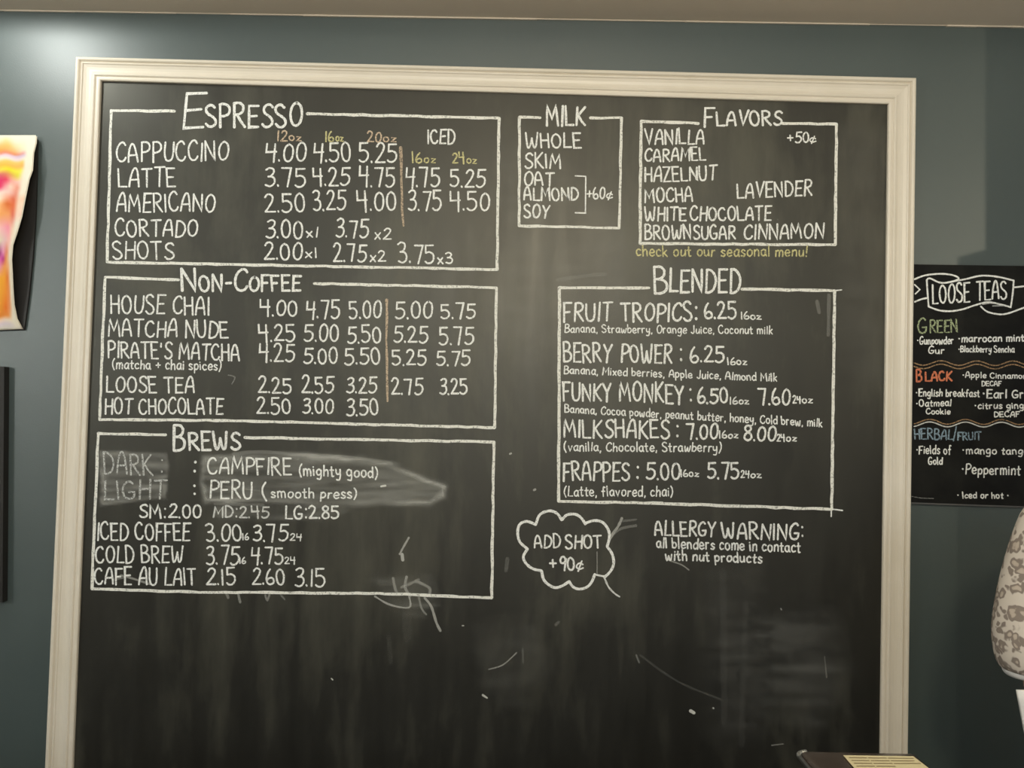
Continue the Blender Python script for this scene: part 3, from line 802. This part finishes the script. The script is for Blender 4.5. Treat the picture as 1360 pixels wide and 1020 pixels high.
k = Ink(YS); k.stroke([(1210.5, 659), (1222, 661.5), (1240, 662)], 1.4, .1, .35); k.make('scratch', 'k', sign)

# ---------------------------------------------------------------- painting at the left edge
art = thing('painting', 'unframed orange and pink abstract painting on curling cream paper at the left edge', 'painting')
RE = [(49, 181), (48.5, 190), (45, 203), (43.5, 226), (39, 238), (34, 262), (29, 288), (23, 308), (17, 326), (15.5, 345), (16.5, 365), (17.5, 385), (19, 405), (23, 424), (30.5, 437.5)]
xl = -160
K = 14
bm = bmesh.new()
rows = []
for i, (rx, ry) in enumerate(RE):
    row = []
    v = (ry - 181) / 256.5
    for j in range(K + 1):
        u = (j / K) ** 0.6
        px = xl + (rx - xl) * u
        ty = 177 + 4 * u; by = 446 - 9 * u
        py = ty + (by - ty) * ((ry - 181) / (437.5 - 181))
        # paper lifts off the wall towards the middle of its right edge
        lift = 0.010 + 0.030 * (u ** 8) * math.sin(math.pi * min(1, max(0, v))) ** 0.8 + 0.002 * math.sin(px * .05 + v * 9)
        row.append(bm.verts.new(P(px, py, -lift)))
    rows.append(row)
for i in range(len(rows) - 1):
    for j in range(K):
        bm.faces.new((rows[i][j], rows[i][j + 1], rows[i + 1][j + 1], rows[i + 1][j]))
mp = mat('cream_paper', (0.80, 0.74, 0.62), 0.8, 0.2)
paper = obj('paper', bm, mp, art, True)
sd = paper.modifiers.new('thick', 'SOLIDIFY'); sd.thickness = 0.0015; sd.offset = -1
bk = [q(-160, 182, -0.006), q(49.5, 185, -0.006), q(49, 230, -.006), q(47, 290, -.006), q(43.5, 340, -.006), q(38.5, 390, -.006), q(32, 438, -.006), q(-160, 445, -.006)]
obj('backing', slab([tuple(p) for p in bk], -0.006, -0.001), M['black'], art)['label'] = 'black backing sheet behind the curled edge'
def lift_at(px, py):
    v = min(1, max(0, (py - 181) / 256.5))
    rx = RE[0][0]
    for a, b in zip(RE, RE[1:]):
        if a[1] <= py <= b[1]:
            rx = a[0] + (b[0] - a[0]) * (py - a[1]) / (b[1] - a[1])
    u = max(0, min(1, (px - xl) / (rx - xl)))
    return 0.010 + 0.030 * (u ** 8) * math.sin(math.pi * v) ** 0.8 + 0.002 * math.sin(px * .05 + v * 9)


CRM = (244, 234, 214)
ROWS = [(176, [(0, CRM)]), (182, [(0, (245, 236, 216)), (30, CRM)]), (187, [(0, (240, 228, 190)), (8, (225, 220, 160)), (20, (238, 228, 205)), (34, CRM)]),
        (194, [(0, (250, 190, 115)), (12, (250, 195, 115)), (20, (240, 215, 160)), (29, (235, 230, 195)), (36, CRM)]),
        (200, [(0, (250, 165, 85)), (20, (252, 185, 125)), (30, (245, 220, 190)), (37, CRM)]), (204, [(0, (230, 140, 120)), (20, (230, 145, 105)), (31, (225, 160, 160)), (36, CRM)]),
        (207, [(0, (250, 212, 225)), (25, (215, 190, 215)), (32, (215, 195, 215)), (36, CRM)]), (211, [(0, (250, 235, 215)), (25, (240, 215, 220)), (34, CRM)]),
        (215, [(0, (235, 205, 110)), (30, (240, 200, 110)), (34, CRM)]), (220, [(0, (245, 190, 75)), (30, (250, 180, 100)), (34, CRM)]),
        (226, [(0, (255, 225, 90)), (12, (232, 225, 50)), (27, (245, 230, 85)), (33, CRM)]), (232, [(0, (215, 110, 110)), (12, (225, 150, 90)), (24, (225, 215, 75)), (31, CRM)]),
        (240, [(0, (222, 55, 108)), (8, (230, 70, 98)), (15, (240, 165, 155)), (24, (245, 200, 185)), (31, CRM)]),
        (248, [(0, (235, 55, 103)), (6, (238, 140, 150)), (14, (250, 215, 195)), (23, (240, 155, 135)), (29, CRM)]),
        (256, [(0, (250, 225, 215)), (12, (245, 205, 195)), (21, (235, 145, 125)), (27, CRM)]), (264, [(0, (255, 230, 205)), (12, (245, 155, 125)), (18, (225, 105, 75)), (25, (250, 212, 185))]),
        (272, [(0, (250, 180, 120)), (10, (225, 112, 58)), (18, (230, 115, 75)), (24, (252, 220, 195))]), (285, [(0, (248, 168, 100)), (12, (245, 162, 105)), (17, (225, 115, 95)), (22, (250, 215, 195))]),
        (295, [(0, (245, 170, 150)), (12, (245, 162, 138)), (16, (235, 160, 145)), (21, CRM)]), (303, [(0, (250, 190, 190)), (11, (248, 150, 170)), (16, (245, 205, 180)), (20, CRM)]),
        (320, [(0, (228, 215, 190)), (7, (235, 190, 190)), (12, (250, 190, 180)), (16, CRM)]), (336, [(0, (165, 75, 128)), (4, (235, 150, 190)), (9, (235, 140, 110)), (13, CRM)]),
        (345, [(0, (230, 110, 180)), (4, (190, 60, 140)), (8, (235, 150, 90)), (13, CRM)]), (355, [(0, (235, 150, 170)), (6, (245, 160, 88)), (11, (245, 180, 130)), (14, CRM)]),
        (370, [(0, (250, 175, 58)), (6, (250, 165, 58)), (10, (235, 128, 58)), (14, CRM)]), (390, [(0, (245, 170, 60)), (8, (245, 148, 58)), (12, (240, 150, 90)), (15, CRM)]),
        (410, [(0, (240, 160, 58)), (8, (240, 122, 48)), (13, (240, 160, 110)), (17, CRM)]), (420, [(0, (235, 138, 58)), (11, (240, 150, 80)), (17, CRM)]),
        (426, [(0, (250, 215, 195)), (18, CRM)]), (431, [(0, (225, 208, 222)), (14, (225, 212, 216)), (22, CRM)]), (437, [(0, (222, 215, 205))])]


def rowcol(r, x):
    if x <= r[0][0]:
        return r[0][1]
    for (xa, ca), (xb, cb) in zip(r, r[1:]):
        if x <= xb:
            t = (x - xa) / (xb - xa); return tuple(ca[i] + (cb[i] - ca[i]) * t for i in range(3))
    return r[-1][1]


def paint_at(x, y):
    y2 = y + 1.5 * math.sin(x * .21) + (0.10 * abs(x) * math.sin(x * .045) if x < 0 else 0)
    y2 = max(176.1, min(436.9, y2))
    for (ya, ra), (yb, rb) in zip(ROWS, ROWS[1:]):
        if ya <= y2 <= yb:
            t = (y2 - ya) / (yb - ya); a = rowcol(ra, x); b = rowcol(rb, x)
            return tuple((((a[i] + (b[i] - a[i]) * t) / 255) ** 2.2) * .88 for i in range(3))
    return (.8, .75, .65)


V, Fc, Cc = [], [], []
xs_ = [-155 + 5 * i for i in range(31)] + [i / 22.0 for i in range(1, 23)]
ny = 170
for j in range(ny + 1):
    py = 179.5 + (436.5 - 179.5) * j / ny
    rx = RE[0][0]
    for a, b in zip(RE, RE[1:]):
        if a[1] <= py <= b[1]:
            rx = a[0] + (b[0] - a[0]) * (py - a[1]) / (b[1] - a[1])
    for i, xx in enumerate(xs_):
        px = xx if i < 31 else -5 + (rx - 1.2 + 5) * xx
        V.append(tuple(P(px, py, -lift_at(px, py) - .0012))); Cc.append(paint_at(px, py))
nw = len(xs_)
for j in range(ny):
    for i in range(nw - 1):
        k0 = j * nw + i; Fc.append((k0, k0 + 1, k0 + nw + 1, k0 + nw))
me = D.meshes.new('painted_picture'); me.from_pydata(V, [], Fc)
at = me.color_attributes.new('paint', 'FLOAT_COLOR', 'POINT')
for i, c in enumerate(Cc):
    at.data[i].color = (*c, 1)
for f in me.polygons:
    f.use_smooth = True
mpt = mat('watercolour', (.8, .7, .6), .75, .25)
ca = N(mpt, 'ShaderNodeVertexColor'); ca.layer_name = 'paint'; L(mpt, ca.outputs[0], BS(mpt).inputs['Base Color'])
link('painted_picture', me, mpt, art)['label'] = 'loose orange, pink and yellow watercolour shapes'

# dark picture frame just below
pf = thing('dark_picture', 'dark narrow framed picture under the painting, mostly cut off', 'picture')
a = [q(5.5, 487, -.02), q(3.2, 800, -.02)]
xr0, xr1, zt_, zb_ = a[0].x, a[1].x, a[0].y, a[1].y
wL = 0.32
for nm, b in (('top', slab([(xr0 - wL, zt_ + .004), (xr0, zt_), (xr0 - .02, zt_ - .02), (xr0 - wL + .02, zt_ - .016)], -.02, 0)), ('right', slab([(xr0, zt_), (xr1, zb_), (xr1 - .02, zb_ + .02), (xr0 - .02, zt_ - .02)], -.02, 0)),
              ('bottom', slab([(xr1, zb_), (xr1 - wL, zb_ + .004), (xr1 - wL + .02, zb_ + .024), (xr1 - .02, zb_ + .02)], -.02, 0)), ('left', slab([(xr0 - wL, zt_ + .004), (xr0 - wL + .02, zt_ - .016), (xr1 - wL + .02, zb_ + .024), (xr1 - wL, zb_ + .004)], -.02, 0))):
    obj('frame_rail', b, M['black'], pf)
obj('picture_sheet', slab([(xr0 - wL + .015, zt_ - .012), (xr0 - .015, zt_ - .015), (xr1 - .015, zb_ + .015), (xr1 - wL + .015, zb_ + .018)], -.010, -.002), mat('muted_picture', (0.16, 0.15, 0.13), .6), pf)

# ---------------------------------------------------------------- counter
cnt = thing('service_counter', 'dark wooden service counter below the chalkboard', 'counter')
mw = mat('dark_counter_wood', (0.05, 0.03, 0.02), 0.45)
L(mw, ramp(mw, noise(mw, 4, 5, .6, (1, 10, 10)), [(.3, (.035, .022, .014)), (.7, (.075, .045, .028))]), BS(mw).inputs['Base Color'])
CT = 0.965
obj('counter_top', B(-2.4, 1.9, -1.40, -0.88, CT - 0.04, CT, bev=.005), mw, cnt)
obj('counter_body', B(-2.36, 1.86, -1.34, -0.93, 0.08, CT - 0.04), mw, cnt)
obj('plinth', B(-2.34, 1.84, -1.31, -0.95, 0.0, 0.08), M['black'], cnt)
for i in range(8):
    obj('front_panel', B(-2.34 + i * .525, -1.84 + i * .525, -1.352, -1.34, 0.12, CT - 0.08, bev=.004), mw, cnt)

# ---------------------------------------------------------------- printer with a slip


def PZ(px, py, z):
    d = fwd + rt * ((px - 680) / F) + up * ((510 - py) / F)
    t = (z - CAM.z) / d.z
    return CAM + d * t


ZT = 1.115
m = M['plast'] = mat('brown_black_plastic', (0.050, 0.037, 0.030), 0.16, 0.5)
bump(m, noise(m, 500, 2), .2, .0004)
pr = thing('receipt_printer', 'dark brown receipt printer on the counter with a pale rim on its left', 'printer')
tl, tr = PZ(1057, 993.5, ZT), PZ(1218, 1000, ZT)
bk_y = (tl.y + tr.y) / 2
x0, x1 = tl.x, tr.x
y0 = bk_y - 0.19
obj('printer_body', B(x0 + .004, x1 - .004, y0 + .004, bk_y - .003, CT, ZT - 0.022, bev=.012, seg=4), M['plast'], pr, True)
lid = obj('printer_lid', B(x0 + .002, x1 - .001, y0, bk_y, ZT - 0.020, ZT, bev=.009, seg=4), M['plast'], pr, True)
bm = bmesh.new()
rp = []
rr = .016
cx_, cy_ = x0 + rr - .002, bk_y - rr + .001
for t_ in range(7):
    an = math.pi / 2 + t_ / 6 * math.pi / 2
    rp.append((cx_ + rr * math.cos(an), cy_ + rr * math.sin(an)))
rp.append((x0 - .002, y0 + .02))
for i in range(len(rp) - 1):
    cyl(bm, (*rp[i], ZT - .004), (*rp[i + 1], ZT - .004), .0032, None, 10)
obj('lid_rim', bm, M['metal'], pr, True)['label'] = 'pale metal rim round the lid'
obj('power_button', cyl(bmesh.new(), (x0 + .03, y0 + .03, ZT), (x0 + .03, y0 + .03, ZT + .002), .006), M['edge'], pr)
m = M['slip'] = mat('cream_slip_paper', (0.66, 0.58, 0.36), 0.8, .2)
slp = thing('paper_slip', 'cream lined order slip lying on top of the receipt printer', 'paper')
za = ZT + .0012
c4 = [PZ(1120, 1003.5, za), PZ(1213, 1005, za)]
dn = PZ(1160, 1050, za) - PZ(1120, 1003.5, za)
c3 = c4[1] + (PZ(1268, 1050, za) - PZ(1213, 1005, za)); c2 = c4[0] + dn
bm = bmesh.new()
nx_, ny_ = 8, 8


def sp(u, v, dz=0.0):
    a = c4[0].lerp(c4[1], u); b = c2.lerp(c3, u); p = a.lerp(b, v); p = Vector(p); p.z = za + .003 * v * u * u + dz; return p


gr = [[bm.verts.new(sp(i / nx_, j / ny_)) for i in range(nx_ + 1)] for j in range(ny_ + 1)]
for j in range(ny_):
    for i in range(nx_):
        bm.faces.new((gr[j][i], gr[j][i + 1], gr[j + 1][i + 1], gr[j + 1][i]))
o = obj('sheet', bm, M['slip'], slp); sd = o.modifiers.new('t', 'SOLIDIFY'); sd.thickness = .0006; sd.offset = 1
mi = mat('brown_ink', (0.16, 0.11, 0.05), .7)
bm = bmesh.new()
for i in range(11):
    v = .07 + i * .085
    wdt = .10 if i % 3 else .14
    ue = [.96, .93, .97, .6, .95, .9][i % 6]
    for s0, s1 in ((.05, .30), (.32, .58), (.60, ue)):
        if s1 > s0:
            A_ = [sp(s0, v, .0009), sp(s1, v, .0009), sp(s1, v + .022, .0009), sp(s0, v + .022, .0009)]
            bm.faces.new([bm.verts.new(p) for p in A_])
obj('printed_lines', bm, mi, slp)

# ---------------------------------------------------------------- person at the right edge


def skin(name, verts, edges, radii, mt, parent, lvl=2, root=0):
    me = D.meshes.new(name); me.from_pydata(verts, edges, [])
    o = D.objects.new(name, me); COL.objects.link(o); o.parent = parent
    sk = o.modifiers.new('s', 'SKIN'); sk.use_smooth_shade = True
    if not me.skin_vertices:
        bpy.context.view_layer.objects.active = o
        me.attributes  # noqa
    lay = me.skin_vertices[0].data if me.skin_vertices else None
    if lay is None:
        bm = bmesh.new(); bm.from_mesh(me); bm.verts.layers.skin.verify(); bm.to_mesh(me); bm.free(); lay = me.skin_vertices[0].data
    for i, r in enumerate(radii):
        lay[i].radius = (r, r) if not isinstance(r, tuple) else r
        lay[i].use_root = (i == root)
    su = o.modifiers.new('d', 'SUBSURF'); su.levels = lvl; su.render_levels = lvl
    me.materials.append(mt)
    return o


mskin = mat('skin', (0.45, 0.27, 0.22), 0.55)
ml = M['leo'] = mat('leopard_print_fabric', (0.62, 0.56, 0.51), .9, .1)
tc = N(ml, 'ShaderNodeTexCoord')
nz = N(ml, 'ShaderNodeTexNoise'); nz.inputs['Scale'].default_value = 34; L(ml, tc.outputs['Object'], nz.inputs[0])
mxv = N(ml, 'ShaderNodeMix'); mxv.data_type = 'VECTOR'; mxv.inputs[0].default_value = .035
L(ml, tc.outputs['Object'], mxv.inputs[4]); L(ml, nz.outputs['Color'], mxv.inputs[5])
vo = N(ml, 'ShaderNodeTexVoronoi'); vo.inputs['Scale'].default_value = 52; L(ml, mxv.outputs[1], vo.inputs['Vector'])
rg = ramp(ml, vo.outputs['Distance'], [(.0, (.52, .44, .37)), (.28, (.46, .39, .33)), (.33, (.25, .21, .18)), (.50, (.23, .19, .165)), (.58, (.60, .54, .48))])
L(ml, rg, BS(ml).inputs['Base Color'])
mcu = mat('white_cuff_fabric', (0.66, 0.65, 0.64), .9, .1)
mtr = mat('dark_trousers', (0.03, 0.035, 0.05), .8, .1)
msh = mat('black_shoes', (0.015, 0.015, 0.015), .5)
mhr = mat('brown_hair', (0.05, 0.028, 0.016), .5)

yy = -0.62
per = thing('person', 'person in a leopard print top at the right edge, arm bent at the elbow', 'person', None, (0, 0, 0))
CX = 1.135
J = {}
V_, E_, R_ = [], [], []


def jt(n, p, r, par=None):
    J[n] = len(V_); V_.append(p); R_.append(r)
    if par is not None:
        E_.append((J[par], J[n]))


jt('pelvis', (CX, yy, .96), (.150, .105))
jt('waist', (CX, yy, 1.10), (.125, .095), 'pelvis')
jt('chest', (CX, yy, 1.28), (.150, .105), 'waist')
jt('upper', (CX, yy, 1.41), (.100, .075), 'chest')
jt('neck', (CX, yy + .01, 1.505), .048, 'upper')
jt('neck2', (CX, yy - .005, 1.56), .047, 'neck')
for s, nm in ((-1, 'r'), (1, 'l')):
    jt('sh' + nm, (CX + s * .150, yy, 1.425), .040, 'upper')
    jt('el' + nm, (CX + s * .212, yy - .02, 1.122), .042, 'sh' + nm)
    jt('fo' + nm, (CX + s * .165, yy - .10, 1.115), .034, 'el' + nm)
    jt('wr' + nm, (CX + s * .085, yy - .215, 1.10), .025, 'fo' + nm)
    jt('pa' + nm, (CX + s * .055, yy - .262, 1.095), (.034, .016), 'wr' + nm)
    jt('pb' + nm, (CX + s * .035, yy - .298, 1.09), (.034, .014), 'pa' + nm)
    jt('hi' + nm, (CX + s * .085, yy, .90), .088, 'pelvis')
    jt('kn' + nm, (CX + s * .095, yy - .01, .50), .058, 'hi' + nm)
    jt('ca' + nm, (CX + s * .098, yy + .01, .34), .052, 'kn' + nm)
    jt('an' + nm, (CX + s * .10, yy + .01, .09), .036, 'ca' + nm)
    jt('to' + nm, (CX + s * .105, yy - .13, .045), .034, 'an' + nm)
skin('body', V_, E_, R_, mskin, per)
# fingers
for s in (-1, 1):
    base = Vector((CX + s * .035, yy - .298, 1.09)); dr = Vector((-s * .45, -.85, -.1)).normalized(); sd_ = Vector((.85, -s * .45, 0)).normalized() * 1
    for i, ln in enumerate((.066, .076, .072, .056)):
        off = sd_ * ((i - 1.5) * .0185) * s
        p0 = base + off - dr * .02; p1 = p0 + dr * (.02 + ln * .45); p2 = p1 + (dr + Vector((0, 0, -.5))).normalized() * ln * .32; p3 = p2 + (dr + Vector((0, 0, -1.1))).normalized() * ln * .26
        skin('finger', [tuple(p) for p in (p0, p1, p2, p3)], [(0, 1), (1, 2), (2, 3)], [.0095, .0085, .0078, .0068], mskin, per)
    p0 = base - dr * .055 - sd_ * .022 * s; p1 = p0 - sd_ * s * .026 + dr * .022; p2 = p1 + dr * .030 - sd_ * s * .006; p3 = p2 + dr * .022
    skin('thumb', [tuple(p) for p in (p0, p1, p2, p3)], [(0, 1), (1, 2), (2, 3)], [.013, .0115, .010, .008], mskin, per)


def ellip(name, c, r, mt, par, seg=24, fn=None):
    bm = bmesh.new(); bmesh.ops.create_uvsphere(bm, u_segments=seg, v_segments=seg // 2 + 2, radius=1)
    for v in bm.verts:
        if fn:
            v.co = fn(v.co.copy())
        v.co = Vector((c[0] + v.co.x * r[0], c[1] + v.co.y * r[1], c[2] + v.co.z * r[2]))
    return obj(name, bm, mt, par, True)


HC = (CX, yy - .02, 1.655)


def headf(c):
    if c.z < 0:
        k = 1 + .28 * c.z; c.x *= k; c.y = c.y * (1 + .15 * c.z) - .12 * (-c.z)
    nose = math.exp(-((c.x / .16) ** 2)) * math.exp(-(((c.z + .18) / .2) ** 2))
    if c.y < 0:
        c.y -= .22 * nose
        c.y += .08 * math.exp(-(((abs(c.x) - .36) / .17) ** 2)) * math.exp(-(((c.z - .02) / .13) ** 2))
    return c


hd = ellip('head', HC, (.076, .095, .115), mskin, per, 48, headf)
mey = mat('eye_white', (.75, .73, .7), .3); mir = mat('iris', (.05, .03, .02), .3); mlp = mat('lips', (.42, .14, .13), .5)
for s in (-1, 1):
    e_ = ellip('eye', (CX + s * .029, yy - .098, 1.657), (.0135, .009, .008), mey, per, 14)
    ellip('iris', (CX + s * .029, yy - .1055, 1.657), (.006, .003, .006), mir, e_, 12)
    ellip('ear', (CX + s * .077, yy - .01, 1.645), (.010, .02, .032), mskin, per, 14)
    ellip('eyebrow', (CX + s * .030, yy - .109, 1.680), (.018, .005, .0035), mhr, per, 12)
ellip('mouth', (CX, yy - .122, 1.598), (.024, .006, .007), mlp, per, 16)


def hairf(c):
    if c.y < -.25 and c.z < .38:
        c.y = -.25 + (c.y + .25) * .12
    if c.z < -.2:
        c.z *= 1.25
    return c


ellip('hair', (CX, yy + .005, 1.678), (.086, .098, .118), mhr, per, 32, hairf)
ellip('hair_bun', (CX, yy + .105, 1.72), (.042, .038, .042), mhr, per, 18)

# top: torso shell and two wide half sleeves


def tube(name, rings, mt, par, n=28, wob=0.0, cap=False):
    """rings: centre, (rx, ry) in the plane across the path, axis"""
    bm = bmesh.new(); rs = []
    for c, (ra, rb), ax in rings:
        c = Vector(c); ax = Vector(ax).normalized(); sx_ = Vector((1, 0, 0)); sx_ = (sx_ - ax * sx_.dot(ax)).normalized(); sy_ = ax.cross(sx_)
        rs.append([bm.verts.new(c + sx_ * ra * math.cos(t) * (1 + wob * math.sin(5 * t)) + sy_ * rb * math.sin(t) * (1 + wob * math.cos(4 * t))) for t in [2 * math.pi * k / n for k in range(n)]])
    for a, b in zip(rs, rs[1:]):
        for k in range(n):
            bm.faces.new((a[k], a[(k + 1) % n], b[(k + 1) % n], b[k]))
    o = obj(name, bm, mt, par, True)
    sd = o.modifiers.new('t', 'SOLIDIFY'); sd.thickness = .002; sd.offset = -1
    su = o.modifiers.new('d', 'SUBSURF'); su.levels = 1; su.render_levels = 1
    return o


Z = (0, 0, 1)
tube('top', [((CX, yy, .90), (.178, .135), Z), ((CX, yy, 1.00), (.170, .130), Z), ((CX, yy, 1.12), (.150, .118), Z), ((CX, yy, 1.26), (.168, .125), Z), ((CX, yy, 1.38), (.178, .115), Z), ((CX, yy, 1.45), (.165, .092), Z), ((CX, yy, 1.485), (.115, .075), Z), ((CX, yy, 1.51), (.068, .062), Z)], M['leo'], per, 32, .02)
# left boundary of the near sleeve follows the elbow seen in the photograph


def sx_at(px, py):
    return P(px, py, yy)


for s in (-1, 1):
    rings = []
    outl = [(1366, 672, .045), (1359, 690, .055), (1348, 722, .062), (1338, 760, .068), (1330, 800, .074), (1326, 832, .078), (1328, 862, .074), (1333, 880, .070), (1338, 886, .064)]
    for (px, py, r) in outl:
        p = sx_at(px, py); cx = p.x + r
        if s > 0:
            cx = 2 * CX - cx
        rings.append(((cx, yy + .005, p.z), (r, r * .9), (s * .12, 0, 1)))
    p = sx_at(1375, 645)
    rings.insert(0, (((p.x + .06) if s < 0 else 2 * CX - p.x - .06, yy, p.z), (.045, .05), (s * .5, 0, 1)))
    slv = tube('sleeve', rings, M['leo'], per, 28, .02)
    cr_ = []
    for (px, py, r) in [(1337, 880, .060), (1337.5, 887, .058), (1340, 893, .054), (1344, 896, .048)]:
        p = sx_at(px, py); cx = p.x + r
        if s > 0:
            cx = 2 * CX - cx
        cr_.append(((cx, yy + .005, p.z), (r, r * .85), (s * .12, 0, 1)))
    tube('cuff', cr_, mcu, slv, 28, .015)['label'] = 'white cuff below the sleeve'
for s in (-1, 1):
    tube('trouser_leg', [((CX + s * .085, yy, .93), (.105, .125), Z), ((CX + s * .088, yy, .80), (.098, .11), Z), ((CX + s * .095, yy - .01, .50), (.075, .08), Z), ((CX + s * .10, yy + .01, .12), (.062, .066), Z)], mtr, per, 24)
    ellip('shoe', (CX + s * .105, yy - .07, .044), (.048, .14, .044), msh, per, 20)
# towel over the forearm
tw = thing('tea_towel', 'pale grey towel hanging from the forearm of the person at the right edge', 'towel')
bm = bmesh.new(); rs = []
for i in range(9):
    v = i / 8
    a = P(1353 + 26 * v, 917 + 130 * v, -.715); b = P(1427 + 4 * v, 930 + 120 * v, -.715)
    rs.append([bm.verts.new((a.lerp(b, j / 6)) + Vector((0, .006 * math.sin(j * 1.7 + v), 0))) for j in range(7)])
for a, b in zip(rs, rs[1:]):
    for j in range(6):
        bm.faces.new((a[j], a[j + 1], b[j + 1], b[j]))
o = obj('cloth', bm, mcu, tw, True); sd = o.modifiers.new('t', 'SOLIDIFY'); sd.thickness = .005
